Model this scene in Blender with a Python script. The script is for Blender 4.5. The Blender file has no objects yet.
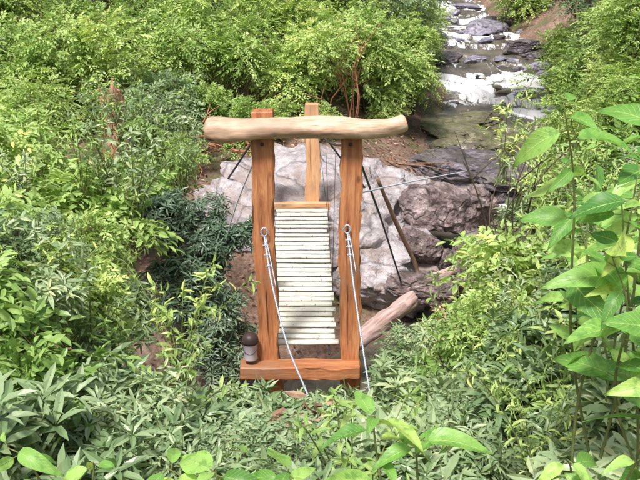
import bpy, math, random
import numpy as np
from mathutils import Vector, Matrix, noise
rng=np.random.default_rng(7); random.seed(7)
sc=bpy.context.scene
V=lambda *a: np.array(a,dtype=float)
def nrm(a): return a/np.maximum(np.linalg.norm(a,axis=-1,keepdims=True),1e-9)
def sstep(x,a,b):
    t=np.clip((x-a)/(b-a),0,1); return t*t*(3-2*t)

# ------------------------------------------------------------ node helpers
class NT:
    def __init__(s,name):
        s.m=bpy.data.materials.new(name); s.m.use_nodes=True; s.t=s.m.node_tree
        s.t.nodes.clear(); s.out=s.n('ShaderNodeOutputMaterial')
    def n(s,t,**k):
        nd=s.t.nodes.new(t)
        for a,b in k.items(): setattr(nd,a,b)
        return nd
    def l(s,a,b): s.t.links.new(a,b)
    def ramp(s,fac,stops,interp='LINEAR'):
        r=s.n('ShaderNodeValToRGB'); r.color_ramp.interpolation=interp
        e=r.color_ramp.elements
        while len(e)<len(stops): e.new(.5)
        for i,(p,c) in enumerate(stops):
            e[i].position=p; e[i].color=(c[0],c[1],c[2],1) if hasattr(c,'__len__') else (c,c,c,1)
        s.l(fac,r.inputs[0]); return r.outputs[0]
    def noise(s,scale,detail=4,rough=.55,vec=None,dist=0):
        nd=s.n('ShaderNodeTexNoise'); nd.inputs['Scale'].default_value=scale
        nd.inputs['Detail'].default_value=detail; nd.inputs['Roughness'].default_value=rough
        nd.inputs['Distortion'].default_value=dist
        if vec is not None: s.l(vec,nd.inputs['Vector'])
        return nd.outputs['Fac']
    def math(s,op,a,b=None,clamp=False):
        nd=s.n('ShaderNodeMath',operation=op,use_clamp=clamp)
        for i,x in enumerate([a,b]):
            if x is None: continue
            if isinstance(x,(int,float)): nd.inputs[i].default_value=x
            else: s.l(x,nd.inputs[i])
        return nd.outputs[0]
    def mix(s,fac,a,b,mode='MIX'):
        nd=s.n('ShaderNodeMix',data_type='RGBA',blend_type=mode)
        for i,x in ((0,fac),(6,a),(7,b)):
            if isinstance(x,(int,float)): nd.inputs[i].default_value=x
            elif isinstance(x,tuple): nd.inputs[i].default_value=(*x,1)
            else: s.l(x,nd.inputs[i])
        return nd.outputs[2]
    def coord(s,kind='Object',scale=None):
        o=s.n('ShaderNodeTexCoord').outputs[kind]
        if scale is not None:
            m=s.n('ShaderNodeMapping'); m.inputs['Scale'].default_value=scale; s.l(o,m.inputs[0]); o=m.outputs[0]
        return o
    def pos(s): return s.n('ShaderNodeNewGeometry').outputs['Position']
    def bump(s,h,strength=.4,dist=.02):
        b=s.n('ShaderNodeBump'); b.inputs['Strength'].default_value=strength; b.inputs['Distance'].default_value=dist
        s.l(h,b.inputs['Height']); return b.outputs[0]
    def pbr(s,col,rough=.7,spec=.4,normal=None,metal=0,out=True):
        p=s.n('ShaderNodeBsdfPrincipled')
        if isinstance(col,tuple): p.inputs['Base Color'].default_value=(*col,1)
        else: s.l(col,p.inputs['Base Color'])
        if isinstance(rough,(int,float)): p.inputs['Roughness'].default_value=rough
        else: s.l(rough,p.inputs['Roughness'])
        p.inputs['Specular IOR Level'].default_value=spec; p.inputs['Metallic'].default_value=metal
        if normal is not None: s.l(normal,p.inputs['Normal'])
        if out: s.l(p.outputs[0],s.out.inputs[0])
        return p

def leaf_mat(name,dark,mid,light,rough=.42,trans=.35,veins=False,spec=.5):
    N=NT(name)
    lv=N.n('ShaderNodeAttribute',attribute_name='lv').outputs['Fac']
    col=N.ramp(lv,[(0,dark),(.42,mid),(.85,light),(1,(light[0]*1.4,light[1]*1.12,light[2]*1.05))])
    normal=None
    if veins:
        ac=N.n('ShaderNodeAttribute',attribute_name='ac').outputs['Fac']
        sl=N.n('ShaderNodeAttribute',attribute_name='sl').outputs['Fac']
        midr=N.ramp(ac,[(0,1.0),(.07,0.0)])
        sv=N.math('SINE',N.math('SUBTRACT',N.math('MULTIPLY',sl,62.),N.math('MULTIPLY',ac,16.)))
        svr=N.ramp(sv,[(.0,0.),(.80,0.),(1,1.)])
        vv=N.math('ADD',N.math('MULTIPLY',svr,.25),N.math('MULTIPLY',midr,.6),True)
        col=N.mix(vv,col,(light[0]*1.5,light[1]*1.3,light[2]*1.6))
        sp=N.ramp(N.noise(26,4,.6,N.pos()),[(.36,.5),(.5,0.)]); col=N.mix(sp,col,dark)
        normal=N.bump(N.math('SUBTRACT',1.,vv),.5,.006)
    p=N.pbr(col,rough,spec,normal,out=False)
    tr=N.n('ShaderNodeBsdfTranslucent')
    tc=N.mix(1.,col,(1.25,1.3,.65),'MULTIPLY'); N.l(tc,tr.inputs[0])
    ms=N.n('ShaderNodeMixShader'); ms.inputs[0].default_value=trans
    N.l(p.outputs[0],ms.inputs[1]); N.l(tr.outputs[0],ms.inputs[2]); N.l(ms.outputs[0],N.out.inputs[0])
    return N.m

M={}
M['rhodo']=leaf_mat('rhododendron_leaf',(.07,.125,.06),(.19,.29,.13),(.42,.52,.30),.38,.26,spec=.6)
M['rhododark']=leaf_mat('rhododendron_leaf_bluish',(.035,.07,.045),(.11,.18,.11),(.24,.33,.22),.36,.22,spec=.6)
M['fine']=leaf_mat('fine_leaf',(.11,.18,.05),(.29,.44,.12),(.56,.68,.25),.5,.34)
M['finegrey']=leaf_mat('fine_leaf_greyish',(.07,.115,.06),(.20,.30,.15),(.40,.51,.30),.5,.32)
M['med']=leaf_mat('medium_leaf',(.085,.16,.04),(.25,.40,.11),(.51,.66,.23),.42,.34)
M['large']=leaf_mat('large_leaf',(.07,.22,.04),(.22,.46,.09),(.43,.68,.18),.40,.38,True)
def simple(name,a,b,scale=8,rough=.8,stretch=(1,1,1),bs=.5,bd=.01,spec=.3,kind='Object'):
    N=NT(name); c=N.coord(kind,stretch); f=N.noise(scale,6,.6,c)
    N.pbr(N.ramp(f,[(.3,a),(.7,b)]),rough,spec,N.bump(f,bs,bd)); return N.m
M['twig']=simple('twig_bark',(.06,.045,.028),(.16,.12,.07),20)
M['greenstem']=simple('green_stem',(.09,.14,.04),(.2,.22,.08),20,.5)
M['bark']=simple('tree_bark',(.04,.03,.025),(.15,.12,.09),9,.9,(1,1,.25),.9,.03)
M['deadwood']=simple('dead_wood',(.15,.085,.055),(.36,.23,.16),7,.85,(3,3,.5),.6,.01)
M['stump']=simple('stump_wood',(.22,.09,.05),(.72,.42,.28),6,.85,(5,5,.4),1,.05)
M['redtwig']=simple('reddish_twig',(.30,.11,.06),(.52,.24,.15),7,.85,(4,4,.5),.9,.03)
M['pinklog']=simple('weathered_log_wood',(.27,.16,.13),(.62,.47,.44),6,.8,(3,3,.5),.8,.02)
def wood(name,cols,stretch=(9,9,.7),rough=.6):
    N=NT(name); c=N.coord('Object',stretch)
    a=N.noise(2.2,6,.65,c,.6); b=N.noise(9,4,.6,c,.2)
    f=N.math('ADD',N.math('MULTIPLY',a,.65),N.math('MULTIPLY',b,.35))
    col=N.ramp(f,[(.3,cols[0]),(.48,cols[1]),(.62,cols[2]),(.75,cols[1])])
    big=N.noise(1.6,3,.5,N.coord('Object'))
    col=N.mix(N.ramp(big,[(.35,0.),(.65,.5)]),col,tuple(x*.6 for x in cols[1]))
    vo=N.n('ShaderNodeTexVoronoi'); vo.inputs['Scale'].default_value=1.; N.l(N.coord('Object',(4.5,4.5,2.2)),vo.inputs['Vector'])
    kn=N.ramp(vo.outputs['Distance'],[(.05,.85),(.12,0.)]); col=N.mix(kn,col,tuple(x*.35 for x in cols[1]))
    ck=N.ramp(N.noise(1.5,3,.5,N.coord('Object',(16,16,.5))),[(.32,.8),(.36,0.)]); col=N.mix(ck,col,tuple(x*.3 for x in cols[0]))
    st=N.ramp(N.noise(3,5,.7,N.coord('Object',(1,1,.6))),[(.55,0.),(.68,.45)]); col=N.mix(st,col,(.30,.22,.16))
    isl=N.n('ShaderNodeNewGeometry').outputs['Random Per Island']
    col=N.mix(1.,col,N.ramp(isl,[(0,.85),(1,1.08)]),'MULTIPLY')
    N.pbr(col,rough,.35,N.bump(N.math('SUBTRACT',f,N.math('MULTIPLY',ck,.4)),.5,.008)); return N.m
M['post']=wood('cedar_post_wood',[(.16,.052,.024),(.43,.165,.068),(.60,.285,.13)])
M['postlight']=wood('fresh_post_wood',[(.36,.16,.075),(.68,.37,.19),(.80,.49,.28)])
M['logbeam']=wood('peeled_log_wood',[(.24,.13,.08),(.64,.42,.29),(.82,.63,.47)],(7,7,.8),.55)
M['slat']=wood('deck_slat_wood',[(.50,.46,.35),(.82,.80,.68),(.90,.89,.80)],(.8,9,9),.6)
N=NT('galvanised_cable'); c=N.coord('Object'); w=N.n('ShaderNodeTexWave'); w.inputs['Scale'].default_value=30; w.bands_direction='DIAGONAL'; N.l(c,w.inputs[0])
N.pbr(N.ramp(w.outputs[1],[(0,(.26,.29,.35)),(1,(.55,.60,.68))]),.45,.5,N.bump(w.outputs[1],.5,.004),.25); M['cable']=N.m
M['darkcable']=simple('dark_cable',(.02,.02,.025),(.06,.06,.07),30,.5)
M['rope']=simple('pale_rope',(.5,.55,.66),(.78,.82,.9),60,.7)
M['plastic']=simple('white_plastic',(.62,.58,.66),(.74,.70,.78),5,.4,bs=.05)
M['lid']=simple('dark_plastic',(.03,.02,.02),(.06,.04,.035),8,.45,bs=.05)

def rockmat(name,a,b,c_,moss=.3,rough=.8,stain=None,sf=.5,crs=1.3,mosscol=(.10,.12,.05)):
    N=NT(name); o=N.coord('Object'); p=N.pos()
    f=N.noise(1.3,8,.62,p,.7); g=N.noise(7,7,.72,p); h=N.noise(28,3,.6,p)
    k=N.math('ADD',N.math('MULTIPLY',f,.5),N.math('MULTIPLY',g,.5))
    col=N.ramp(k,[(.36,a),(.5,b),(.62,c_)])
    lich=N.ramp(N.noise(5,5,.7,p),[(.55,0.),(.62,.55)]); col=N.mix(lich,col,tuple(min(.74,x*1.35) for x in c_))
    if stain:
        stn=N.ramp(N.noise(1.,6,.7,N.coord('Object',(2.2,1.3,2.2)),.8),[(.48,0.),(.60,sf)]); col=N.mix(stn,col,stain)
        dk=N.ramp(N.noise(3.1,7,.75,p),[(.56,0.),(.66,.6)]); col=N.mix(dk,col,tuple(x*.45 for x in a))
    crack=N.n('ShaderNodeTexVoronoi',feature='DISTANCE_TO_EDGE'); crack.inputs['Scale'].default_value=crs
    wob=N.n('ShaderNodeTexNoise'); wob.inputs['Scale'].default_value=2.5; N.l(p,wob.inputs['Vector'])
    N.l(N.mix(.3,p,wob.outputs['Color'],'ADD'),crack.inputs['Vector'])
    cr=N.ramp(crack.outputs['Distance'],[(0,0.),(.03,1.)]); col=N.mix(N.math('MULTIPLY',N.math('SUBTRACT',1.,cr),.55),col,tuple(x*.35 for x in a))
    nz=N.n('ShaderNodeSeparateXYZ'); N.l(N.n('ShaderNodeNewGeometry').outputs['Normal'],nz.inputs[0])
    ms=N.math('MULTIPLY',N.ramp(nz.outputs[2],[(.3,0.),(.9,1.)]),N.ramp(N.noise(1.9,5,.65,p),[(.5,0.),(.6,1.)]))
    col=N.mix(N.math('MULTIPLY',ms,moss),col,mosscol)
    hh=N.math('ADD',N.math('MULTIPLY',k,1.3),N.math('MULTIPLY',h,.2)); hh=N.math('ADD',hh,N.math('MULTIPLY',cr,.25))
    N.pbr(col,rough,.5,N.bump(hh,1.,.12)); return N.m
M['boulder']=rockmat('pale_boulder_rock',(.28,.24,.255),(.57,.515,.545),(.73,.68,.71),.2,.8,(.40,.30,.26),.75,.8)
M['redrock']=rockmat('reddish_rock',(.09,.062,.062),(.27,.195,.19),(.52,.43,.43),.22,.7,(.06,.05,.052),.7)
M['wetrock']=rockmat('wet_dark_rock',(.045,.038,.046),(.15,.125,.15),(.35,.31,.37),.35,.34,(.18,.16,.10),.5)
M['lilacrock']=rockmat('lilac_grey_rock',(.13,.12,.17),(.36,.33,.43),(.62,.59,.70),.08,.45,(.07,.06,.08),.55)
M['greenrock']=rockmat('mossy_flat_rock',(.10,.09,.055),(.235,.215,.135),(.38,.35,.25),.6,.34,(.11,.09,.07),.7,1.3,(.20,.22,.09))

# ground
N=NT('forest_floor'); p=N.pos()
f=N.noise(1.2,8,.65,p); g=N.noise(14,6,.7,p)
k=N.math('ADD',N.math('MULTIPLY',f,.4),N.math('MULTIPLY',g,.6))
col=N.ramp(k,[(.36,(.08,.048,.038)),(.5,(.22,.14,.105)),(.64,(.42,.30,.24))])
gm=N.ramp(N.noise(.8,5,.6,p),[(.50,0.),(.60,.6)]); col=N.mix(gm,col,(.09,.12,.045))
N.pbr(col,.95,.2,N.bump(k,.9,.06)); M['ground']=N.m
# water
N=NT('stream_water'); p=N.pos()
m=N.n('ShaderNodeMapping'); m.inputs['Scale'].default_value=(2.6,.8,1); N.l(p,m.inputs[0])
fo=N.n('ShaderNodeAttribute',attribute_name='foam').outputs['Fac']
st=N.noise(2.4,7,.75,m.outputs[0],.8)
fm=N.ramp(N.math('ADD',fo,N.math('MULTIPLY',N.math('SUBTRACT',st,.5),2.0)),[(.40,0.),(.66,1.)])
dk=N.ramp(N.noise(1.1,5,.7,p),[(.35,(.055,.05,.038)),(.65,(.18,.155,.12))])
col=N.mix(fm,dk,(.88,.87,.91))
rp=N.noise(6,4,.6,m.outputs[0])
N.pbr(col,N.ramp(fm,[(0,.2),(1,.7)]),.6,N.bump(rp,.6,.06)); M['water']=N.m

# ------------------------------------------------------------ mesh helpers
def link(o,parent=None):
    sc.collection.objects.link(o)
    if parent: o.parent=parent
    return o
def empty(name,loc=(0,0,0)):
    e=bpy.data.objects.new(name,None); e.location=loc; e.empty_display_size=.2; return link(e)
def trimesh(name,v,t,mats,midx=None,attrs=None,smooth=False):
    me=bpy.data.meshes.new(name); v=np.asarray(v,dtype=np.float32); t=np.asarray(t,dtype=np.int32)
    me.vertices.add(len(v)); me.vertices.foreach_set('co',v.ravel())
    me.loops.add(t.size); me.loops.foreach_set('vertex_index',t.ravel())
    me.polygons.add(len(t)); me.polygons.foreach_set('loop_start',np.arange(0,t.size,3,dtype=np.int32))
    for mm in mats: me.materials.append(mm)
    if midx is not None: me.polygons.foreach_set('material_index',np.asarray(midx,dtype=np.int32))
    me.polygons.foreach_set('use_smooth',np.full(len(t),smooth,dtype=bool))
    me.update(calc_edges=True)
    for k,a in (attrs or {}).items():
        at=me.attributes.new(k,'FLOAT','POINT'); at.data.foreach_set('value',np.asarray(a,dtype=np.float32))
    return me
class Buf:
    def __init__(s): s.v=[];s.t=[];s.m=[];s.a={'lv':[],'ac':[],'sl':[]};s.n=0
    def add(s,v,t,mi=0,lv=None,ac=None,sl=None):
        s.v.append(v); s.t.append(t+s.n); s.m.append(np.full(len(t),mi)); 
        for k,x in (('lv',lv),('ac',ac),('sl',sl)):
            s.a[k].append(np.zeros(len(v)) if x is None else x)
        s.n+=len(v)
    def mesh(s,name,mats,smooth=False):
        return trimesh(name,np.concatenate(s.v),np.concatenate(s.t),mats,np.concatenate(s.m),{k:np.concatenate(x) for k,x in s.a.items()},smooth)
    def raw(s): return (np.concatenate(s.v).astype(np.float32),np.concatenate(s.t).astype(np.int32),np.concatenate(s.m).astype(np.int32),np.concatenate(s.a['lv']).astype(np.float32))
def grid_tris(nr,nc,wrap=False):
    r,c=np.meshgrid(np.arange(nr-1),np.arange(nc if wrap else nc-1),indexing='ij')
    a=(r*nc+c).ravel(); b=(r*nc+(c+1)%nc).ravel(); d=a+nc; e=b+nc
    return np.concatenate([np.stack([a,b,e],1),np.stack([a,e,d],1)])
def tube(pts,rad,sides=8,rough=0,seed=0,cap=True):
    pts=np.asarray(pts,float); n=len(pts); rad=np.broadcast_to(rad,(n,)).astype(float)
    tan=nrm(np.gradient(pts,axis=0)); ref=V(0,0,1) if abs(tan[0][2])<.9 else V(1,0,0)
    out=[]
    u=nrm(np.cross(tan[0],ref))
    for i in range(n):
        u=u-tan[i]*np.dot(u,tan[i]); u=nrm(u); w=np.cross(tan[i],u)
        for k in range(sides):
            an=2*math.pi*k/sides; d=u*math.cos(an)+w*math.sin(an); r=rad[i]
            if rough: r*=1+rough*noise.noise(Vector(pts[i]*2.5+d*1.1)+Vector((seed,0,0)))+rough*.4*noise.noise(Vector(pts[i]*9+d*3)+Vector((seed,0,0)))
            out.append(pts[i]+d*r)
    t=grid_tris(n,sides,True)
    if cap:
        out.append(pts[0]);out.append(pts[-1]); a=n*sides
        k=np.arange(sides); t=np.concatenate([t,np.stack([np.full(sides,a),(k+1)%sides,k],1),np.stack([np.full(sides,a+1),(n-1)*sides+k,(n-1)*sides+(k+1)%sides],1)])
    return np.array(out),t
def curve3(p,n):
    p=np.asarray(p,float); m=len(p); ts=np.linspace(0,m-1,n); out=[]
    for t in ts:
        i=min(int(t),m-2); f=t-i; a=p[max(i-1,0)];b=p[i];c=p[i+1];d=p[min(i+2,m-1)]
        out.append(.5*((2*b)+(-a+c)*f+(2*a-5*b+4*c-d)*f*f+(-a+3*b-3*c+d)*f**3))
    return np.array(out)
def tubeobj(name,pts,rad,mat,sides=8,parent=None,rough=0,seed=0,n=None,smooth=True):
    pts=np.asarray(pts,float)
    if n: 
        r=np.interp(np.linspace(0,1,n),np.linspace(0,1,len(pts)),np.broadcast_to(rad,(len(pts),))); pts=curve3(pts,n); rad=r
    c=pts.mean(0); ax=nrm(pts[-1]-pts[0])
    q=Vector(ax).to_track_quat('Z','Y'); R=np.array(q.to_matrix())
    v,t=tube((pts-c)@R,rad,sides,rough,seed)
    o=bpy.data.objects.new(name,trimesh(name,v,t,[mat],smooth=smooth)); o.location=c; o.rotation_mode='QUATERNION'; o.rotation_quaternion=q
    return link(o,parent)
def beam(name,p0,p1,w,d,mat,parent=None,wob=.006,bev=.012,seed=0,roll=0,facing=V(0,1,0)):
    """sawn timber from p0 to p1, local Z along the length, chamfered edges, slight irregularity"""
    p0=V(*p0);p1=V(*p1); L=np.linalg.norm(p1-p0); n=max(4,int(L/.06)); z=nrm(p1-p0)
    x=nrm(np.cross(facing,z)); y=np.cross(z,x)
    prof=[(-w/2+bev,-d/2),(w/2-bev,-d/2),(w/2,-d/2+bev),(w/2,d/2-bev),(w/2-bev,d/2),(-w/2+bev,d/2),(-w/2,d/2-bev),(-w/2,-d/2+bev)]
    vs=[]
    zs=np.linspace(-L/2,L/2,n+1); zs=np.concatenate([[zs[0]],zs+0,[zs[-1]]]); zs[1]+=bev; zs[-2]-=bev
    for i,zz in enumerate(zs):
        k=.93 if i in(0,len(zs)-1) else 1
        ox=wob*1.6*noise.noise(Vector((seed+3.3,zz*1.3,0))); oy=wob*noise.noise(Vector((seed+9.3,zz*1.3,5)))
        for j,(a,b) in enumerate(prof):
            e=wob*noise.noise(Vector((seed+j//2*7,zz*4,1)))+.25*wob*noise.noise(Vector((seed+j*7,zz*14,1)))
            vs.append((a*k+ox+math.copysign(1,a)*e,b*k+oy,zz))
    vs=np.array(vs); nr=len(zs); t=grid_tris(nr,8,True)
    vs=np.concatenate([vs,[[0,0,zs[0]],[0,0,zs[-1]]]]); a=nr*8; k=np.arange(8)
    t=np.concatenate([t,np.stack([np.full(8,a),(k+1)%8,k],1),np.stack([np.full(8,a+1),(nr-1)*8+k,(nr-1)*8+(k+1)%8],1)])
    o=bpy.data.objects.new(name,trimesh(name,vs,t,[mat])); 
    m=Matrix(((x[0],y[0],z[0],0),(x[1],y[1],z[1],0),(x[2],y[2],z[2],0),(0,0,0,1))); m.translation=Vector((p0+p1)/2)
    o.matrix_world=m; link(o,parent); return o

# ------------------------------------------------------------ terrain
SP=np.array([(5.0,75,4.2,5),(5.0,60,3.0,5),(5.4,46,1.9,5),(5.5,40,1.30,4.8),(5.8,34,.72,4.6),(6.0,30.5,.45,4.5),(5.8,27,-.1,4.2),(4.9,24,-.35,3.6),(4.0,21.5,-.55,2.9),(3.5,19,-.75,2.6),(3.1,16.5,-1.1,2.2),(2.6,14,-1.5,2.0),(1.4,12.2,-1.7,1.8),(-.4,11.2,-1.85,1.8),(-3,10.6,-2.1,1.8),(-8,10,-2.6,2),(-20,9,-4,2.5),(-60,6,-9,3)])
SC=curve3(SP,360)
def streamd(x,y):
    d=np.full(x.shape,1e9); z=np.zeros(x.shape); w=np.zeros(x.shape)
    for q in SC:
        dd=np.hypot(x-q[0],y-q[1]); m=dd<d; d[m]=dd[m]; z[m]=q[2]; w[m]=q[3]
    return d,z,w
BY=[-200,-60,-10,0,2,5,8,9.3,10.5,12.5,14,17.5,20,24,30,45,80,200]
BZ=[40,14,3.6,2.5,2.0,.75,-.4,-.6,-1.4,-1.4,-.6,.1,.6,2.4,5.2,9.5,20,60]
def height(x,y):
    x=np.asarray(x,float);y=np.asarray(y,float)
    b=np.interp(y,BY,BZ)
    b=b+.38*np.maximum(0,-x-2.4)*(1-sstep(y,16,24)*.6)*sstep(y,-2,4)+.30*np.maximum(0,x-2.2)*(1-sstep(y,10,14))*sstep(y,-2,4)
    d,z,w=streamd(x,y); e=np.maximum(0,d-w/2)
    bank=z+.02+.62*e+.02*e*e
    k=.35; h=np.clip(.5+.5*(bank-b)/k,0,1); r=bank*(1-h)+b*h-k*h*(1-h)
    r=np.where(d<w/2,z-.45*sstep(w/2-d,0,.5),r)
    return r
def hz(x,y): return float(height(np.array([x]),np.array([y]))[0])
gx=np.concatenate([np.linspace(-200,-14,30),np.linspace(-13.8,15,145),np.linspace(16,200,30)])
gy=np.concatenate([np.linspace(-200,-5,25),np.linspace(-4.8,46,255),np.linspace(47,200,30)])
X,Y=np.meshgrid(gx,gy); Z=height(X,Y)
nz=np.array([noise.noise(Vector((a*.7,b*.7,0)))*.13+noise.noise(Vector((a*2.7,b*2.7,3)))*.05 for a,b in zip(X.ravel(),Y.ravel())]).reshape(X.shape); Z=Z+nz
o=bpy.data.objects.new('ground',trimesh('ground',np.stack([X.ravel(),Y.ravel(),Z.ravel()],1),grid_tris(len(gy),len(gx)),[M['ground']],smooth=True)); link(o)
def groundz(x,y):
    i=np.clip(np.searchsorted(gy,y),0,len(gy)-1); j=np.clip(np.searchsorted(gx,x),0,len(gx)-1); return Z[i,j]

# water surface with little terraces
n=900; C=curve3(SP,n); seg=C[:,:2]; tn=nrm(np.gradient(seg,axis=0)); per=np.stack([-tn[:,1],tn[:,0]],1)
nc=26; tt=np.linspace(-.56,.56,nc); P=seg[:,None]+per[:,None]*(tt[None,:,None]*C[:,3][:,None,None])
zr=np.repeat(C[:,2][:,None],nc,1); nn=np.array([noise.noise(Vector((a*.7,b*.7,2)))*.5+noise.noise(Vector((a*2.5,b*2.5,2)))*.12 for a,b in P.reshape(-1,2)]).reshape(n,nc)
hh=.34; q=(zr+nn)/hh; fr=q-np.floor(q); zt=hh*(np.floor(q)+.25*fr+.75*sstep(fr,.68,1.))-nn*.9
foam=np.maximum(sstep(fr,.55,.78),1-sstep(fr,0,.24))*.5
pk=np.maximum(1.1*np.exp(-((P[...,1]-28.0)/2.4)**2),np.maximum(1.2*np.exp(-((P[...,1]-25.0)/1.6)**2)*sstep(P[...,0],5.0,5.5),.8*sstep(P[...,1],31.5,35)))
pk=np.maximum(pk,.7*np.exp(-((P[...,1]-17.6)/.8)**2))
foam=foam*(.2+.9*pk)+.24*pk
wv=np.stack([P[...,0].ravel(),P[...,1].ravel(),zt.ravel()],1)
o=bpy.data.objects.new('stream_water',trimesh('stream_water',wv,grid_tris(n,nc)[:,::-1],[M['water']],attrs={'foam':foam.ravel()},smooth=True)); link(o)

# ------------------------------------------------------------ rocks
import bmesh
def rockmesh(name,seed,mat,sub=5,cuts=9,rough=.10,rid=0.):
    bm=bmesh.new(); bmesh.ops.create_icosphere(bm,subdivisions=sub,radius=1)
    me=bpy.data.meshes.new(name); bm.to_mesh(me); bm.free()
    r=np.random.default_rng(seed); v=np.empty(len(me.vertices)*3); me.vertices.foreach_get('co',v); v=v.reshape(-1,3)
    for i in range(cuts):
        nn=nrm(r.normal(size=3)); dd=r.uniform(.45,.85); e=np.maximum(0,v@nn-dd); v=v-e[:,None]*nn*.97
    out=[]
    for a in v:
        q=Vector(a)+Vector((seed*3.1,0,0)); k=1+rough*noise.noise(q*1.5)+rough*.6*noise.noise(q*4)+rough*.3*noise.noise(q*11)+rough*.14*noise.noise(q*26)
        if rid:
            z=q.x*.5+q.z*2.2+.5*noise.noise(q*1.7); k-=rid*(abs((z*2.1)%1-.5)**.5-.5); k-=rid*1.2*max(0,.12-abs(noise.noise(q*1.9+Vector((4,4,4)))))*6*.5
        out.append(a*k)
    me.vertices.foreach_set('co',np.array(out).ravel()); me.materials.append(mat)
    me.polygons.foreach_set('use_smooth',np.full(len(me.polygons),sub>5)); me.update(); return me
RK={k:[rockmesh(k+'_mesh',s+j*11,M[m],5 if k!='lil' else 4,13,.16,.05) for j in range(3)] for k,m,s in (('wet','wetrock',1),('lil','lilacrock',2),('red','redrock',3),('grn','greenrock',4))}
def rock(name,kind,x,y,z,sx,sy,sz,rot=None,i=None,tilt=(0,0)):
    me=random.choice(RK[kind]) if i is None else RK[kind][i]
    o=bpy.data.objects.new(name,me); o.location=(x,y,z); o.scale=(sx,sy,sz); o.rotation_euler=(tilt[0],tilt[1],random.uniform(0,6.3) if rot is None else rot); return link(o)
def bigrock(seed,loc,scl,rot,cuts=10,rough=.2,rid=.07):
    big=rockmesh('boulder_mesh',seed,M['boulder'],6,cuts,rough,rid)
    o=bpy.data.objects.new('boulder',big); o.location=loc; o.scale=scl; o.rotation_euler=rot; link(o)
bigrock(5,(-.15,15.9,-1.1),(2.6,2.9,1.3),(math.radians(13),math.radians(-3),.1),12,.26,.09)
bigrock(8,(-1.5,15.2,-.75),(1.0,1.5,.8),(.15,-.1,.4))
bigrock(17,(.75,14.1,-1.25),(1.0,1.1,.75),(.2,.05,.8))
rock('boulder','red',2.25,15.5,-.42,.85,.62,.66,.3,0)
rock('boulder','red',2.85,15.9,-.55,.5,.5,.55,2.1,1,(.2,.2))
rock('boulder','red',1.70,14.5,-.80,.52,.45,.52,1.2,1)
rock('boulder','red',2.9,14.7,-.92,.6,.45,.40,.5,2)
rock('boulder','red',2.25,14.3,-1.0,.3,.3,.3,1.5,0)
rock('boulder','red',1.9,16.9,-.5,.8,.6,.5,2.,1)
rock('boulder','red',1.75,13.2,-1.05,.72,.42,.28,.25,2,(.1,.1))
rock('boulder','red',2.4,13.6,-1.1,.5,.42,.3,1.25,0)
rock('boulder','wet',3.0,19.4,-.62,1.6,1.5,.5,.2,0,(.12,.0))
rock('boulder','wet',4.3,18.4,-.62,1.0,1.1,.45,.9,2,(.12,.0))
rock('boulder','grn',3.6,23.0,-.46,1.5,1.5,.30,.5,0,(.06,.03))
rock('boulder','grn',4.5,24.4,-.38,1.3,1.2,.26,1.9,1,(.06,.03))
rock('boulder','grn',4.6,21.4,-.56,1.2,1.1,.30,2.9,2,(.06,.03))
rock('boulder','wet',5.1,20.0,-.5,.8,.8,.45,1.2,2)
rock('boulder','wet',7.7,26.9,.0,.7,.8,.5,.4,2)
rock('boulder','wet',4.3,30.9,.42,.9,.8,.36,.4,1)
rock('boulder','lil',4.2,34.5,.85,1.3,1.1,.5,1.4,1)
rock('boulder','lil',4.2,40,1.3,1.4,1.6,.6,2.4,2)
rock('boulder','lil',6.9,37,1.0,1.3,1.4,.5,.4,0)
rock('boulder','wet',7.2,32.5,.65,1.0,1.1,.45,.9,0)
for i in range(150):
    k=random.uniform(.07,.60); j=int(k*359); q=SC[j]
    if q[1]<16.5 or 22<q[1]<25.5: continue
    off=random.uniform(-.62,.62)*q[3]; s=random.uniform(.15,.75)*(1 if abs(off)>q[3]*.3 else .6)
    if 26<q[1]<30.5:
        s*=.6
        if random.random()<.5: continue
    if q[1]>34: s*=1.2
    rock('stream_rock',('lil' if random.random()<.75 else 'wet') if q[1]>29 else ('wet' if random.random()<.75 else 'grn'),q[0]+off,q[1]+random.uniform(-.5,.5),q[2]-.05,s*random.uniform(1.,1.7),s,s*random.uniform(.35,.6))

# ------------------------------------------------------------ foliage library
def leafgeo(ns,nc,wf,droop=.25,fold=.35):
    s=np.linspace(0,1,ns); prof=np.sin(np.pi*np.clip(s,0,1)**.8)**.8*(1-.25*s); prof[0]=.02;prof[-1]=.005
    prof=prof/prof.max()*wf/2; a=np.linspace(-1,1,nc)
    S,A=np.meshgrid(s,a,indexing='ij'); W=A*prof[:,None]
    v=np.stack([S,W,-droop*S**2+fold*np.abs(W)+.02*np.sin(S*11)*A],-1).reshape(-1,3)
    return v,grid_tris(ns,nc),np.abs(A).ravel(),S.ravel()
def diamond(wf,droop=.2,fold=.3):
    v=np.array([[0,0,0],[.42,wf/2,fold*wf/2-.05],[1,0,-droop],[.42,-wf/2,fold*wf/2-.05]]); return v,np.array([[0,2,1],[0,3,2]]),np.array([0,1,0,1.]),np.array([0,.5,1,.5])
def hexa(wf,droop=.2,fold=.3):
    w=wf/2; v=np.array([[0,0,0],[.3,w*.85,fold*w],[.7,w*.8,fold*w-droop*.45],[1,0,-droop],[.7,-w*.8,fold*w-droop*.45],[.3,-w*.85,fold*w],[.5,0,-droop*.2]])
    return v,np.array([[0,6,1],[1,6,2],[2,6,3],[3,6,4],[4,6,5],[5,6,0]]),np.array([0,1,1,0,1,1,0.]),np.array([0,.3,.7,1,.7,.3,.5])
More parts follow.
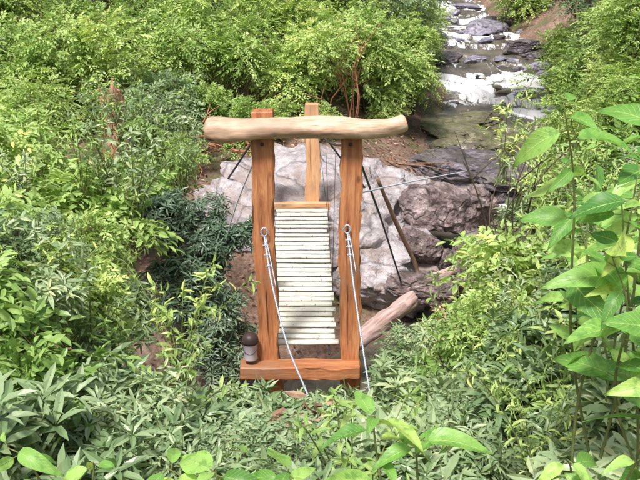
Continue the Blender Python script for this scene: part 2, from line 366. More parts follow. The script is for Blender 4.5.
def put_leaves(buf,geo,org,dr,nm,size,lv,mi=0):
    v,t,ac,sl=geo; k=len(v); n=len(org)
    Xa=nrm(dr); Ya=nrm(np.cross(nm,Xa)); Za=np.cross(Xa,Ya)
    P=org[:,None]+size[:,None,None]*(v[None,:,0:1]*Xa[:,None]+v[None,:,1:2]*Ya[:,None]+v[None,:,2:3]*Za[:,None])
    T=(t[None]+np.arange(n)[:,None,None]*k).reshape(-1,3)
    buf.add(P.reshape(-1,3),T,mi,np.repeat(lv,k),np.tile(ac,n),np.tile(sl,n))
def strips(buf,a,b,w,mi=1):
    n=len(a); d=nrm(b-a); u=nrm(np.cross(d,V(.3,.2,1.)[None])); w2=np.cross(d,u); vs=[]
    for k in range(3):
        an=k*2.094; vs.append(a+(u*math.cos(an)+w2*math.sin(an))*w); 
    for k in range(3):
        an=k*2.094; vs.append(b+(u*math.cos(an)+w2*math.sin(an))*w*.5)
    P=np.stack(vs,1); t=np.array([[0,1,4],[0,4,3],[1,2,5],[1,5,4],[2,0,3],[2,3,5]])
    buf.add(P.reshape(-1,3),(t[None]+np.arange(n)[:,None,None]*6).reshape(-1,3),mi,np.zeros(n*6))
def lobes(r,R,n,flat=.8):
    c=nrm(r.normal(size=(n,3)))*r.uniform(.15,.78,(n,1))*R; c[:,2]*=flat; lr=r.uniform(.2,.44,n)*R; return c,lr
def perp(a):
    u=nrm(np.cross(a,V(.31,.17,.93)[None]+0*a)); return u,np.cross(a,u)
MS=['rhodo','rhododark','fine','finegrey','med','twig','greenstem']
def bush(seed,R,kind,mat,leaf,n,nl=9,nlobe=11,up=.8,elr=(-.25,.55)):
    mi=MS.index(mat); r=np.random.default_rng(seed); B=Buf(); c,lr=lobes(r,R,nlobe)
    li=r.choice(len(c),n,p=lr**2/np.sum(lr**2)); d=r.normal(size=(n,3)); d[:,2]+=.6; d=nrm(d)
    rad=lr[li]*r.uniform(.6,1.2,n); C0=c[li]+d*rad[:,None]*np.array([1,1,.8])
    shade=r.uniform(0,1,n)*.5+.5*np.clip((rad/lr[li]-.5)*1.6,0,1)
    if kind=='whorl':
        ax=nrm(d*.7+V(0,0,up)+r.normal(size=(n,3))*.35); u,w=perp(ax)
        ph=(np.arange(nl)[None]*2.4+r.uniform(0,6.3,(n,1))); el=r.uniform(elr[0],elr[1],(n,nl))
        dr=np.cos(el)[...,None]*(np.cos(ph)[...,None]*u[:,None]+np.sin(ph)[...,None]*w[:,None])+np.sin(el)[...,None]*ax[:,None]
        org=C0[:,None]+dr*.012+ax[:,None]*r.uniform(-.04,.015,(n,nl,1))
        nm=ax[:,None]+r.normal(size=(n,nl,3))*.28
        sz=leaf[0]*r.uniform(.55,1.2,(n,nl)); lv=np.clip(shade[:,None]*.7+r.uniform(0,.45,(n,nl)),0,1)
        put_leaves(B,hexa(leaf[1],.24,.35),org.reshape(-1,3),dr.reshape(-1,3),nm.reshape(-1,3),sz.ravel(),lv.ravel(),mi)
        k=max(1,n//3); strips(B,c[li[:k]]*.6+C0[:k]*.4-V(0,0,.05),C0[:k],.0045,5)
    elif kind=='shoot':
        for i in range(n):
            b=V(r.normal()*.12*R,r.normal()*.12*R,-R); tp=V(r.normal()*.42*R,r.normal()*.42*R,R*r.uniform(.1,1.)); pts=curve3([b,(b+tp)/2*V(.6,.6,1),tp,tp+(tp-b)*V(.25,.25,.02)],20)
            v,t=tube(pts,np.linspace(.007,.0018,20),4); B.add(v,t,6)
            f=np.linspace(.3,1,nl); q=pts[(f*19).astype(int)]; tan=nrm(np.gradient(pts,axis=0))[(f*19).astype(int)]; u,w=perp(tan); ph=np.arange(nl)*2.4+r.uniform(0,6)
            dr=np.cos(ph)[:,None]*u+np.sin(ph)[:,None]*w+tan*.5; 
            put_leaves(B,hexa(leaf[1],.35,.3),q,dr,tan+V(0,0,.6)+r.normal(size=(nl,3))*.25,leaf[0]*r.uniform(.6,1.2,nl)*(1.15-.4*f),np.clip(r.uniform(.3,1.,nl),0,1),mi)
        return B.raw()
    else:
        hd=nrm(d*np.array([1,1,.45])+r.normal(size=(n,3))*.4); L=leaf[0]*nl*.32*r.uniform(.7,1.35,n)
        up_=nrm(V(0,0,1)+r.normal(size=(n,3))*.3+d*.35); side=nrm(np.cross(up_,hd)); up_=np.cross(hd,side)
        s=(np.arange(nl)+.6)/nl; sg=np.where(np.arange(nl)%2==0,1,-1)
        org=C0[:,None]+hd[:,None]*(s[None,:,None]*L[:,None,None])-V(0,0,1)*(s[None,:,None]**2*L[:,None,None]*.35)
        an=.95-.7*(s>.93)[None]*1.+r.uniform(-.2,.2,(n,nl))
        dr=np.cos(an)[...,None]*hd[:,None]+np.sin(an)[...,None]*sg[None,:,None]*side[:,None]-V(0,0,.18)
        nm=up_[:,None]+r.normal(size=(n,nl,3))*.35
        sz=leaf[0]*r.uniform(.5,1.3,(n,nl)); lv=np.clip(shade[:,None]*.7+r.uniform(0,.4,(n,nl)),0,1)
        put_leaves(B,hexa(leaf[1]) if leaf[0]>.085 else diamond(leaf[1]),org.reshape(-1,3),dr.reshape(-1,3),nm.reshape(-1,3),sz.ravel(),lv.ravel(),mi)
        strips(B,C0-hd*.06,C0+hd*L[:,None]*.7-V(0,0,1)*(L[:,None]*.2),.0028,5)
    for i in range(len(c)):
        v,t=tube(curve3([V(r.uniform(-.1,.1),r.uniform(-.1,.1),-R*1.05),c[i]*V(.4,.4,.2)+V(0,0,-R*.45),c[i]],7),np.linspace(.022,.007,7)*R**.5,5); B.add(v,t,5)
    return B.raw()
LIB={
 'R':[bush(10+i,.62,'whorl','rhodo',(.15,.27),210,8,9) for i in range(4)],
 'W':[bush(15+i,.6,'whorl','rhodo',(.21,.27),95,8,8,1.4,(.15,.95)) for i in range(4)],
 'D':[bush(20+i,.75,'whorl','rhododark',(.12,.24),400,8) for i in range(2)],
 'F':[bush(30+i,1.3,'spray','fine',(.085,.48),1250,10,14) for i in range(4)],
 'G':[bush(40+i,1.2,'spray','finegrey',(.08,.42),1100,10,14) for i in range(3)],
 'f':[bush(50+i,.62,'spray','fine',(.06,.5),480,9) for i in range(3)],
 'M':[bush(60+i,.7,'spray','med',(.12,.48),210,8) for i in range(4)],
 'm':[bush(65+i,.65,'spray','finegrey',(.075,.42),430,9) for i in range(3)],
 'S':[bush(70+i,.6,'shoot',('med','rhodo','fine','rhodo')[i],(.14,.30),13,15) for i in range(4)],
}
RR={'R':.62,'W':.6,'D':.75,'F':1.3,'G':1.2,'f':.62,'M':.7,'m':.65,'S':.6}
MASS={}
def addraw(mass,raw,loc,scl,rot,cull=True):
    v,t,m,lv=raw; R=np.array(Matrix.Rotation(rot[2],3,'Z')@Matrix.Rotation(rot[1],3,'Y')@Matrix.Rotation(rot[0],3,'X'),dtype=np.float32)
    v=(v*np.asarray(scl,dtype=np.float32))@R.T+np.asarray(loc,dtype=np.float32)
    if cull:   # anything that would be underground is simply not grown
        ok=v[:,2]>groundz(v[:,0],v[:,1])-.04; kt=ok[t].any(1); t=t[kt]; m=m[kt]
        used=np.zeros(len(v),bool); used[t]=True; idx=np.cumsum(used)-1; v=v[used]; lv=lv[used]; t=idx[t]
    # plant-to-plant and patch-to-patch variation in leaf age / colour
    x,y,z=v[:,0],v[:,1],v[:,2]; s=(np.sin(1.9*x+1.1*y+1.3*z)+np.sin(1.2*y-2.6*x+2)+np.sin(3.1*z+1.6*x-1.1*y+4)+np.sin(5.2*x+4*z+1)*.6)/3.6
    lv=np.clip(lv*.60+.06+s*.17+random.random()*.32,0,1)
    L=MASS.setdefault(mass,[[],[],[],[],0]); L[0].append(v.astype(np.float32)); L[1].append((t+L[4]).astype(np.int32)); L[2].append(m)
    L[3].append(lv.astype(np.float32)); L[4]+=len(v)
def put(kind,x,y,z,s=1.,sz=1.,mass=None):
    if mass is None:
        mass='rhododendron_thicket' if kind in 'RWD' and y<13 else ('understory_foliage' if y<12.8 and x<9 else ('streambank_foliage' if x>3.2 else 'hillside_foliage'))
    addraw(mass,random.choice(LIB[kind]),(x,y,z),(s*random.uniform(.9,1.12),s*random.uniform(.9,1.12),s*sz),(random.uniform(-.2,.2),random.uniform(-.2,.2),random.uniform(0,6.3)))
U=random.uniform
def rowfill(kinds,x0,x1,step,y,ztop,s,jit=.25,zj=.12):
    x=x0
    while x<=x1:
        k=random.choice(kinds); R=RR[k]; sc_=s*U(.8,1.2)
        zt=ztop(x) if callable(ztop) else ztop
        put(k,x+U(-jit,jit),y+U(-jit,jit),zt-R*.78*sc_+U(-zj,zj),sc_,1); x+=step*U(.8,1.2)
I=lambda *p:(lambda x:float(np.interp(x,[a for a,b in p],[b for a,b in p])))
# foreground bottom rows
rowfill('RWWmR',-2.0,2.1,.55,3.9,I((-2,2.15),(-1.3,1.8),(0,1.5),(1.2,1.6),(2,1.95)),.85,.15)
rowfill('RWWMmR',-2.6,2.6,.5,4.8,I((-2.5,2.2),(-1.4,1.75),(-.6,1.2),(.6,1.2),(1.3,1.5),(2.4,2.1)),.85,.2)
rowfill('RWMWmR',-3.0,3.0,.5,5.7,I((-3,2.4),(-1.7,1.9),(-.95,.98),(.4,.90),(1.2,1.10),(2,1.65),(3,2.3)),.9,.2)
rowfill('RWMmf',-3.4,-1.35,.5,6.6,I((-3,2.5),(-1.7,1.8),(-1.3,1.0)),.9,.15)
rowfill('RWW',-1.1,.65,.34,6.6,.58,.75,.08,.06)
rowfill('RWR',-.95,.5,.42,7.45,.06,.6,.08,.04)
rowfill('RWmW',.8,3.4,.5,6.6,I((.5,.5),(.9,.75),(1.5,1.1),(2.5,1.7),(3.4,2.3)),.9,.15)
rowfill('MRmfW',-4,-1.6,.5,7.6,I((-4,2.6),(-2,1.75),(-1.5,1.0)),.85,.1)
put('m',.70,8.0,-.35,.6); put('R',.9,8.3,-.2,.7)
rowfill('RWMf',.85,4,.5,7.7,I((.6,.15),(1.3,.7),(2.2,1.25),(4,2.6)),.85,.12)
# dark shrub beside the tower
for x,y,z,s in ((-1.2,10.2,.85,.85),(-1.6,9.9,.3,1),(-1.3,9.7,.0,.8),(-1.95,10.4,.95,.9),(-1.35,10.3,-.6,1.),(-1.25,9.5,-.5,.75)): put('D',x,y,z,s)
rowfill('MMf',-5,-2.1,.6,9.2,I((-5,2.6),(-2.0,1.75)),1.0,.2)
rowfill('Rfm',1.0,2.2,.5,9.2,I((1,-.1),(2.2,.7)),.8,.12)
rowfill('RMMm',2.3,5,.6,9.4,I((2.2,1.0),(3,1.7),(5,2.6)),1.0,.2)
rowfill('MFf',-6.2,-2.1,.8,11.6,I((-6,2.9),(-3.7,2.0),(-3.2,1.40),(-2.5,1.40),(-2.0,1.6)),.75,.15,.08)
rowfill('Mfm',1.9,3.2,.5,11.4,I((1.9,-.6),(3.2,.2)),.85,.15)
rowfill('MRM',3.4,6,.7,12.2,I((3.4,1.2),(4.2,2.2),(6,2.8)),1.1,.2)
rowfill('FMF',-7.5,-4.2,.9,13.6,I((-7,2.8),(-4,1.9)),.8,.15)
rowfill('fM',-3.9,-1.9,.6,13.4,I((-3.7,.85),(-2.9,.85),(-2.3,1.35)),.8,.1,.05)
rowfill('FG',5.0,8.2,1.1,16,I((4.8,1.6),(6,3.6),(8,4)),1.0,.2)
rowfill('FG',6.0,9.5,1.1,19.5,I((5.6,1.9),(7,3.6),(9,4)),1.0,.2)
rowfill('F',6.8,8.5,1.1,22.5,I((6.2,2.2),(8,4)),1.0,.2)
# overhanging branches, upper right
for x,y,z,s in ((4.7,13.5,3.0,.6),(4.9,13.2,2.2,.6),(5.2,14.,3.3,.8),(4.2,12.5,2.0,.42),(4.4,12.9,1.5,.5),(5.6,15.5,2.6,.8),(6.2,18,3.1,.7)): put('F',x,y,z,s,.85)
# shrubs over the boulder and left slope
rowfill('GF',-9,-3.2,1.2,16.8,I((-9,3.8),(-4,2.6),(-2.6,1.7)),1.0,.2)
rowfill('GG',-9,-5.4,1.0,12.6,I((-9,4.8),(-5,3.4)),1.0,.2)
rowfill('FfM',-3.2,.0,.7,18.3,I((-3,1.7),(0,1.0)),.75,.2)
rowfill('FF',-8,.3,1.25,19.8,I((-8,4),(-3,3.2),(0,2.7)),1.0,.3,.3)
rowfill('F',-1.5,1.8,1.0,21.3,I((-1,3.2),(1.8,2.7)),.9,.2,.25)
for x,y,z,s in ((2.2,22.2,.95,.65),(2.6,24.6,1.1,.75),(2.9,27,1.3,.75),(3.0,30,1.9,.85),(2.4,23.2,1.9,.7),(2.8,33.5,2.6,1.0),(2.5,27.5,2.6,.9),(1.7,21.3,.5,.5),(1.9,38,3,1.2)): put('F',x,y,z,s)
rowfill('FG',-11,1.8,1.7,24,I((-11,5.0),(2.4,3.8)),1.35,.3,.3)
rowfill('FG',-13,2.0,2.0,28.5,I((-14,6.5),(2.6,4.0)),1.5,.3)
rowfill('FG',9.2,13,1.5,25,I((8,2.2),(10,4.6),(14,6)),1.3,.3)
rowfill('FG',9.4,14,1.7,31,I((8.6,3.4),(11,6),(16,7)),1.5,.3)
rowfill('FG',8.8,16,1.9,38,I((8.2,3.4),(12,7),(18,8)),1.7,.3)
rowfill('FG',-14,22,3.0,52,7,2.8,.5)
# tall shoots poking out of the canopy
for i in range(110):
    x=U(-3.6,3.6); y=U(4.2,12.5); 
    if abs(x)>y*.42 or (-1.1<x<.95 and y>5.4) or (-1.7<x<0 and y>7.4) or (.4<x<2.6 and y>8.6): continue
    lim=I((-4,2.5),(-1.8,1.75),(-.9,.85),(.6,.75),(1.6,1.05),(4,2.3))(x)+max(0,(5.8-y))*.42
    put('S',x,y,lim-.25+U(-.2,.15),U(.6,1.0),1)
def flush(mass,parent=None,name=None):
    L=MASS.pop(mass); me=trimesh(name or mass,np.concatenate(L[0]),np.concatenate(L[1]),[M[k] for k in MS],np.concatenate(L[2]),{'lv':np.concatenate(L[3])})
    return link(bpy.data.objects.new(name or mass,me),parent)
for k in list(MASS): flush(k)

# ------------------------------------------------------------ trees
def tree(name,x,y,h,r,lean=(0,0)):
    e=empty(name,(x,y,0)); z0=hz(x,y)-.3
    pts=[V(0,0,z0),V(lean[0]*.3,lean[1]*.3,z0+h*.33),V(lean[0]*.7,lean[1]*.7,z0+h*.66),V(lean[0],lean[1],z0+h)]
    v,t=tube(curve3(pts,26),np.concatenate([[r*1.5,r*1.15],np.linspace(r*1.05,r*.25,24)]),14,.15,x)
    link(bpy.data.objects.new('trunk',trimesh('trunk',v,t,[M['bark']],smooth=True)),e)
    for i in range(7):
        f=U(.55,.98); b=V(lean[0]*f,lean[1]*f,z0+h*f); an=U(0,6.3); L=h*.26*(1.2-f*.6); en=b+V(math.cos(an)*L,math.sin(an)*L,L*U(.1,.5))
        v,t=tube(curve3([b,(b+en)/2+V(0,0,.25),en],8),np.linspace(r*.35,r*.07,8),7,.1,i); link(bpy.data.objects.new('branch_%d'%(i+1),trimesh('branch',v,t,[M['bark']],smooth=True)),e)
        for q in (en,(b+en)/2+V(U(-.4,.4),U(-.4,.4),.4)):
            addraw('crown_tmp',random.choice(LIB['F']),q,[U(.8,1.2)]*3,(0,0,U(0,6)),False)
    flush('crown_tmp',e,'leaf_crown')
tree('tree',6.1,20.6,12,.17,(.4,.3))
tree('tree',7.3,17.5,11,.13,(-.3,.3))
tree('tree',-8.5,26,12,.2,(.5,0))
tree('tree',-3.2,31,13,.22,(0,.5))
tree('tree',11.,42,13,.25,(-.4,0))

# broken stump on left
sv=[(-3.50,14.3,hz(-3.50,14.3)-.2),(-3.45,14.35,.5),(-3.40,14.4,1.2),(-3.42,14.4,1.92)]
nst=48; pts=curve3(sv,nst); v,t=tube(pts,np.linspace(.21,.17,nst),26,.4,4)
for i in range(len(v)-2):
    k=i%26; f=(i//26)/nst
    v[i,:2]+= (v[i,:2]-pts[i//26][:2])*(.14*math.sin(k*2.1+f*3)+.10*math.sin(k*4.7+1))
    if f>.86: v[i,2]+=max(0,noise.noise(Vector((k*.55,1.7,0))))*.6*(f-.86)/.14
v[-1,2]-=.2
link(bpy.data.objects.new('broken_tree_stump',trimesh('broken_tree_stump',v,t,[M['stump']],smooth=True)))

# dead branches / vines
def sticks(name,base,n,spread,L,r,mat,upv,wild=.35):
    B=Buf()
    for i in range(n):
        p=V(*base)+rng.normal(size=3)*np.array(spread); d=nrm(V(*upv)+rng.normal(size=3)*wild); l=L*U(.5,1.1)
        pts=curve3([p,p+d*l*.4+rng.normal(size=3)*.07*l,p+d*l*.75+rng.normal(size=3)*.08*l,p+d*l],9)
        a,b=tube(pts,np.linspace(r,r*.3,9),5); B.add(a,b)
        for j in range(2):
            s=pts[U(0,1)>.5 and 4 or 6]; dd=nrm(d+rng.normal(size=3)*.6); a,b=tube([s,s+dd*l*.18,s+dd*l*.35+V(0,0,-.03)],[r*.5,r*.35,r*.15],4); B.add(a,b)
    return link(bpy.data.objects.new(name,B.mesh(name,[mat])))
sticks('dead_branches',(.8,19.7,.0),8,(.35,.3,.2),2.5,.02,M['redtwig'],(.02,-.03,1),.2)
sticks('dead_branches',(-2.3,16.6,.55),14,(.45,.2,.12),.9,.026,M['redtwig'],(.7,-.1,-.15))
sticks('dead_branches',(1.5,18.2,-.2),10,(.5,.5,.08),1.2,.025,M['deadwood'],(.8,-.3,-.15))
sticks('thin_saplings',(2.15,9.6,.0),6,(.15,.3,.2),2.2,.016,M['bark'],(.12,0,1),.15)
# leaf litter
B=Buf(); n=9000; lx=rng.uniform(-4,4.5,n); ly=rng.uniform(5,23,n); lz=height(lx,ly)
dd,_,ww=streamd(lx,ly); ok=dd>ww*.5; lx,ly,lz=lx[ok],ly[ok],lz[ok]; n=len(lx)
put_leaves(B,hexa(.45,.1,.4),np.stack([lx,ly,lz+.06],1),np.concatenate([rng.normal(size=(n,2)),rng.normal(size=(n,1))*.25],1),V(0,0,1)+rng.normal(size=(n,3))*.35,rng.uniform(.05,.12,n),rng.uniform(0,1,n))
N=NT('dry_leaf'); lvn=N.n('ShaderNodeAttribute',attribute_name='lv').outputs['Fac']
N.pbr(N.ramp(lvn,[(0,(.10,.045,.03)),(.5,(.30,.17,.11)),(1,(.55,.39,.28))]),.8,.3); M['dry']=N.m
link(bpy.data.objects.new('leaf_litter',B.mesh('leaf_litter',[M['dry']])))
def wither(base,n,s):
    B=Buf(); d=nrm(rng.normal(size=(n,3))*V(1,1,.5)+V(0,0,-.5)); o_=V(*base)+rng.normal(size=(n,3))*s*.5
    put_leaves(B,hexa(.4,.5,.6),o_,d,rng.normal(size=(n,3))+V(0,-.5,.5),rng.uniform(.7,1.2,n)*s,rng.uniform(.2,1,n)); link(bpy.data.objects.new('withered_leaves',B.mesh('withered_leaves',[M['dry']])))
wither((-.12,5.75,.84),26,.13); wither((1.35,9.0,.35),12,.12); wither((-2.0,5.6,1.65),16,.13); wither((2.0,6.6,1.2),6,.1)

# logs
tubeobj('fallen_log',[(.45,11.2,-1.16),(.95,11.6,-.92),(1.38,11.95,-.74)],[.11,.13,.10],M['pinklog'],20,None,.45,3,26)
tubeobj('fallen_log',[(1.2,12.9,-1.02),(1.6,13.0,-.92),(2.2,13.3,-.80)],[.07,.10,.06],M['pinklog'],20,None,.6,6,26)
tubeobj('leaning_pole',[(.82,12.2,1.0),(1.1,12.6,.3),(1.48,13.0,-.55),(1.55,13.05,-.8)],[.026,.032,.036,.036],M['deadwood'],10,None,.25,8,18)

# ------------------------------------------------------------ footbridge
br=empty('suspension_footbridge',(0,8.6,0))
def adopt(o): 
    o.parent=br; o.matrix_parent_inverse=Matrix.Translation((0,-8.6,0)); return o
A=[]
A.append(beam('near_post_left',(-.51,8.62,-.75),(-.585,8.62,2.60),.215,.20,M['post'],wob=.035,seed=1))
A.append(beam('near_post_right',(.30,8.62,-.75),(.316,8.62,2.50),.215,.20,M['post'],wob=.035,seed=5))
lg=curve3([(-1.12,8.47,2.435),(-.8,8.45,2.42),(-.3,8.45,2.46),(.3,8.45,2.445),(.65,8.46,2.455),(.84,8.47,2.51)],44)
lr=np.interp(np.linspace(0,1,44),[0,.012,.03,.1,.3,.6,.9,.96,.99,1],[.075,.098,.112,.120,.104,.108,.085,.085,.075,.06])
A.append(tubeobj('crossbeam_log',lg,lr,M['logbeam'],26,None,.25,2))
A.append(beam('sill_beam',(-.84,8.44,-.14),(.42,8.44,-.14),.235,.14,M['post'],wob=.025,seed=9,facing=V(0,0,1)))
A.append(beam('far_post_right',(-.13,14.3,-1.0),(-.13,14.3,1.72),.235,.16,M['postlight'],wob=.03,seed=11))
A.append(beam('far_post_left',(-.94,14.3,-1.0),(-.94,14.3,1.62),.22,.16,M['post'],wob=.02,seed=12))
A.append(beam('far_sill',(-1.05,14.17,.02),(.17,14.17,.02),.10,.12,M['postlight'],wob=.01,seed=14,facing=V(0,0,1)))
A.append(beam('far_crossbar',(-1.08,14.4,1.35),(.02,14.4,1.35),.10,.10,M['post'],wob=.01,seed=15,facing=V(0,0,1)))
# deck
B=Buf(); ns=29; y0,y1=8.74,14.05
for i in range(ns):
    f=(i+.5)/ns; y=y0+(y1-y0)*f; zc=-.11*4*f*(1-f)+U(-.006,.006); xc=-.26-.04*f+U(-.015,.015); hw=.44-.012*f+U(-.018,.018); w=.050+U(-.008,.008); tk=.024
    a=U(-.025,.025); k=12; rr=[]
    for s in range(9):
        xx=-hw+2*hw*s/8
        for j in range(k):
            an=2*math.pi*j/k; e=1+.2*noise.noise(Vector((i*3.1,xx*4,an)))
            rr.append((xc+xx,y+xx*a+math.cos(an)*w*e,zc+np.sign(math.sin(an))*abs(math.sin(an))**.6*tk*e))
    v=np.array(rr); t=grid_tris(9,k,True); c0=v[:k].mean(0);c1=v[-k:].mean(0); v=np.concatenate([v,[c0,c1]]); kk=np.arange(k)
    t=np.concatenate([t,np.stack([np.full(k,9*k),(kk+1)%k,kk],1),np.stack([np.full(k,9*k+1),8*k+kk,8*k+(kk+1)%k],1)])
    B.add(v,t)
o=bpy.data.objects.new('deck_slats',B.mesh('deck_slats',[M['slat']],True)); link(o); A.append(o)
for nme,dx in (('deck_cable_left',-.36),('deck_cable_right',.36)):
    A.append(tubeobj(nme,[(-.26+dx,8.6,-.04),(-.27+dx,10,-.12),(-.28+dx,11.4,-.15),(-.29+dx,12.8,-.12),(-.30+dx,14.2,-.04)],.012,M['darkcable'],6,n=20))
def sag(a,b,s,n=20):
    t=np.linspace(0,1,n)[:,None]; p=V(*a)*(1-t)+V(*b)*t; p[:,2]-=(4*s*t*(1-t))[:,0]; return p
mr=sag((.30,8.7,2.25),(-.13,14.3,1.5),.18); ml=sag((-.57,8.7,2.25),(-.94,14.3,1.45),.2)
A.append(tubeobj('main_cable_right',mr,.013,M['darkcable'],6)); A.append(tubeobj('main_cable_left',ml,.013,M['darkcable'],6))
for i,k in enumerate((5,10,15)):
    for nme,m_,dx in (('r',mr,.42),('l',ml,-.42)):
        q=m_[k]; f=(q[1]-y0)/(y1-y0); A.append(tubeobj('hanger_%s%d'%(nme,i+1),[q,(q+V(-.27+dx,q[1],-.1))/2,(-.27+dx,q[1],-.44*f*(1-f))],.0035,M['darkcable'],5))
# guy cables behind
A.append(tubeobj('side_guy_right',[(.40,8.7,2.08),(.75,10.4,.95),(1.05,12,-.1),(1.3,13,-.95)],.013,M['darkcable'],6,n=12))
A.append(tubeobj('side_guy_left',[(-.66,8.7,2.08),(-1.0,9.6,1.2),(-1.45,11,-.3),(-1.7,11.6,-1.0)],.007,M['rope'],6,n=12))
A.append(tubeobj('guy_rope',[(.40,8.72,1.72),(1.2,11.5,1.12),(2.75,15.6,.28)],.009,M['rope'],5,n=12))
A.append(tubeobj('far_guy_left',[(-.98,14.3,1.3),(-1.4,14.9,.6),(-1.9,15.6,-.2)],.018,M['darkcable'],6))
A.append(tubeobj('far_guy_right',[(-.05,14.3,1.35),(.35,14.8,.7),(.9,15.4,-.1)],.018,M['darkcable'],6))
# front anchor cables with eyes & clamps
def front_cable(nm,x,z,pts):
    A.append(tubeobj(nm,pts,.009,M['cable'],8,n=30))
    ring=[(x+.032*math.sin(a),8.48,z+.05+.045*math.cos(a)) for a in np.linspace(0,2*math.pi,17)]
    v,t=tube(ring,.009,8); o=bpy.data.objects.new(nm+'_eye',trimesh('eye',v,t,[M['cable']],smooth=True)); link(o); A.append(o)
    p=curve3(pts,60)
    for j,k in enumerate((4,7,10)):
        q=p[k]; d=nrm(p[k+1]-p[k]); A.append(tubeobj(nm+'_clamp_%d'%(j+1),[q-d*.015,q,q+d*.015],[.016,.02,.016],M['cable'],8))
        A.append(tubeobj(nm+'_bolt_%d'%(j+1),[q+V(-.03,0,0),q,q+V(.03,0,0)],.006,M['cable'],6))
    tail=[p[1]+V(.014,0,0),p[8]+V(.03,-.02,0),p[14]+V(.045,-.03,-.05)]; A.append(tubeobj(nm+'_tail',tail,.006,M['cable'],6,n=10))
front_cable('anchor_cable_left',-.565,1.33,[(-.565,8.47,1.34),(-.47,8.05,.98),(-.30,7.45,.60),(-.07,6.8,.33),(.02,6.5,.05)])
front_cable('anchor_cable_right',.275,1.36,[(.28,8.47,1.37),(.33,8.05,.98),(.41,7.5,.50),(.50,7.05,.0)])
for x,y_ in ((-.57,8.51),(.3,8.51)):
    for zz in (2.28,-.13):
        yy=y_ if zz>0 else 8.37
        A.append(tubeobj('bolt_head',[(x,yy,zz),(x,yy-.01,zz),(x,yy-.02,zz)],.018,M['darkcable'],6))
bpy.context.view_layer.update()
for o in A: adopt(o)
# bucket
bk=empty('plastic_bucket',(-.735,8.44,-.02))
def lathe(nm,prof,mat,par):
    k=28; v=np.array([(r*math.cos(2*math.pi*j/k),r*math.sin(2*math.pi*j/k),z) for r,z in prof for j in range(k)])
    o=bpy.data.objects.new(nm,trimesh(nm,v,grid_tris(len(prof),k,True),[mat],smooth=True)); return link(o,par)
lathe('body',[(0,0),(.066,0),(.070,.01),(.076,.17),(.080,.175),(.080,.19),(.074,.192)],M['plastic'],bk)
lathe('lid',[(.076,.186),(.086,.188),(.090,.21),(.084,.25),(.065,.285),(.03,.30),(0,.305)],M['lid'],bk)
v,t=tube([(.082*math.cos(a),-.02-.05*math.sin(a),.17-.09*math.sin(a)) for a in np.linspace(0,math.pi,12)],.004,5); link(bpy.data.objects.new('handle',trimesh('handle',v,t,[M['lid']])),bk)

# ------------------------------------------------------------ large-leaf plants
LG=[leafgeo(10,5,w_,d_,f_) for w_,d_,f_ in ((.48,.32,.3),(.42,.55,.5),(.5,.15,.15),(.44,.8,.35))]
def bigplant(name,base,tips,leaf,seed,nl=9,pet=.03):
    r=np.random.default_rng(seed); B=Buf()
    for tip in tips:
        b=V(*base)+r.normal(size=3)*V(.08,.08,0); t_=V(*tip); pts=curve3([b,(b*.55+t_*.45)+V(*r.normal(size=3))*.05,(b*.2+t_*.8)+V(0,0,.05),t_],24)
        v,t=tube(pts,np.linspace(.009,.0025,24),6); B.add(v,t,1)
        for j in range(nl):
            f=.40+.6*j/(nl-1); i=min(23,int(f*23)); q=pts[i]; an=j*2.4+r.uniform(-.4,.4); d=V(math.cos(an),math.sin(an)*.8-.15,r.uniform(-.45,.55)); d=nrm(d)
            s=leaf*r.uniform(.5,1.2)*(1.1-.35*f*(j==nl-1)); n_=nrm(V(0,-.5,1)+r.normal(size=3)*.5)
            put_leaves(B,LG[r.integers(4)],(q+d*pet)[None],d[None],n_[None],np.array([s]),np.array([r.uniform(0,1)]))
            v,t=tube([q,q+d*pet*.5,q+d*(pet+.006)],.0025,5); B.add(v,t,1)
    return link(bpy.data.objects.new(name,B.mesh(name,[M['large'],M['greenstem']],True)))
g=lambda x,y:hz(x,y)
bigplant('broadleaf_sapling',(1.45,3.8,g(1.45,3.8)),[(1.0,3.6,3.50),(1.3,3.5,3.2),(1.5,3.8,3.45)],.22,1,12)
bigplant('broadleaf_sapling',(1.7,3.6,g(1.7,3.6)),[(1.2,3.4,2.9),(1.4,3.3,2.65),(1.25,3.5,3.1)],.21,2,11)
bigplant('broadleaf_sapling',(1.8,4.6,g(1.8,4.6)),[(1.3,4.6,3.0),(1.75,4.5,3.3),(1.6,4.3,2.7)],.20,3,12)
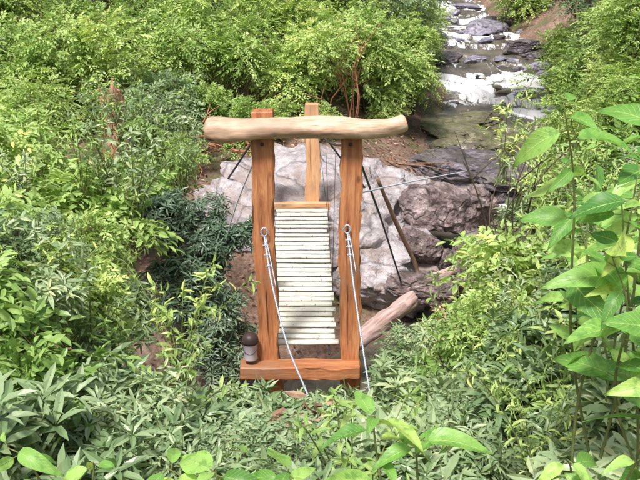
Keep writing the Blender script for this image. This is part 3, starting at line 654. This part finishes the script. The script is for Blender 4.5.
bigplant('broadleaf_sapling',(1.9,5.4,g(1.9,5.4)),[(1.7,5.4,2.9),(2.1,5.5,3.2),(1.55,5.3,2.3),(1.9,5.2,2.4)],.19,8,12)
bigplant('broadleaf_sapling',(.3,3.25,g(.3,3.25)),[(.22,3.15,2.30),(.42,3.1,2.24)],.20,4,8)
bigplant('broadleaf_sapling',(-.25,3.0,g(-.2,3.)),[(-.4,2.9,2.22),(-.12,2.95,2.19),(-.6,3.0,2.16)],.18,5,8)
bigplant('broadleaf_sapling',(1.1,3.2,g(1.1,3.2)),[(1.0,3.1,2.14),(1.25,3.0,2.2)],.16,6,6)
bigplant('broadleaf_sapling',(-1.0,3.3,g(-1,3.3)),[(-.95,3.2,2.06),(-1.3,3.2,2.13)],.14,7,7)

# ------------------------------------------------------------ light, world, camera
sd=Vector((-.22,-.55,1.0)).normalized(); el=math.asin(sd.z); az=math.atan2(sd.x,sd.y)
w=bpy.data.worlds.new('World'); sc.world=w; w.use_nodes=True; nt=w.node_tree; nt.nodes.clear()
sk=nt.nodes.new('ShaderNodeTexSky'); sk.sky_type='NISHITA'; sk.sun_disc=False; sk.sun_elevation=el; sk.sun_rotation=az; sk.dust_density=5
bg=nt.nodes.new('ShaderNodeBackground'); bg.inputs[1].default_value=.15; ow=nt.nodes.new('ShaderNodeOutputWorld')
nt.links.new(sk.outputs[0],bg.inputs[0]); nt.links.new(bg.outputs[0],ow.inputs[0])
L=bpy.data.lights.new('sun','SUN'); L.energy=5.0; L.angle=math.radians(10); L.color=(1,.965,.93)
lo=bpy.data.objects.new('sun',L); lo.rotation_mode='QUATERNION'; lo.rotation_quaternion=sd.to_track_quat('Z','Y'); lo.location=(0,0,30); link(lo)
cam=bpy.data.cameras.new('camera'); cam.sensor_width=36; cam.lens=49.4; cam.clip_end=600; cam.clip_start=.05
co=bpy.data.objects.new('camera',cam); co.location=(0,0,4.1); co.rotation_euler=(math.radians(90-18.3),0,0); link(co); sc.camera=co
sc.view_settings.view_transform='Standard'; sc.view_settings.look='None'; sc.view_settings.exposure=0; sc.view_settings.gamma=1
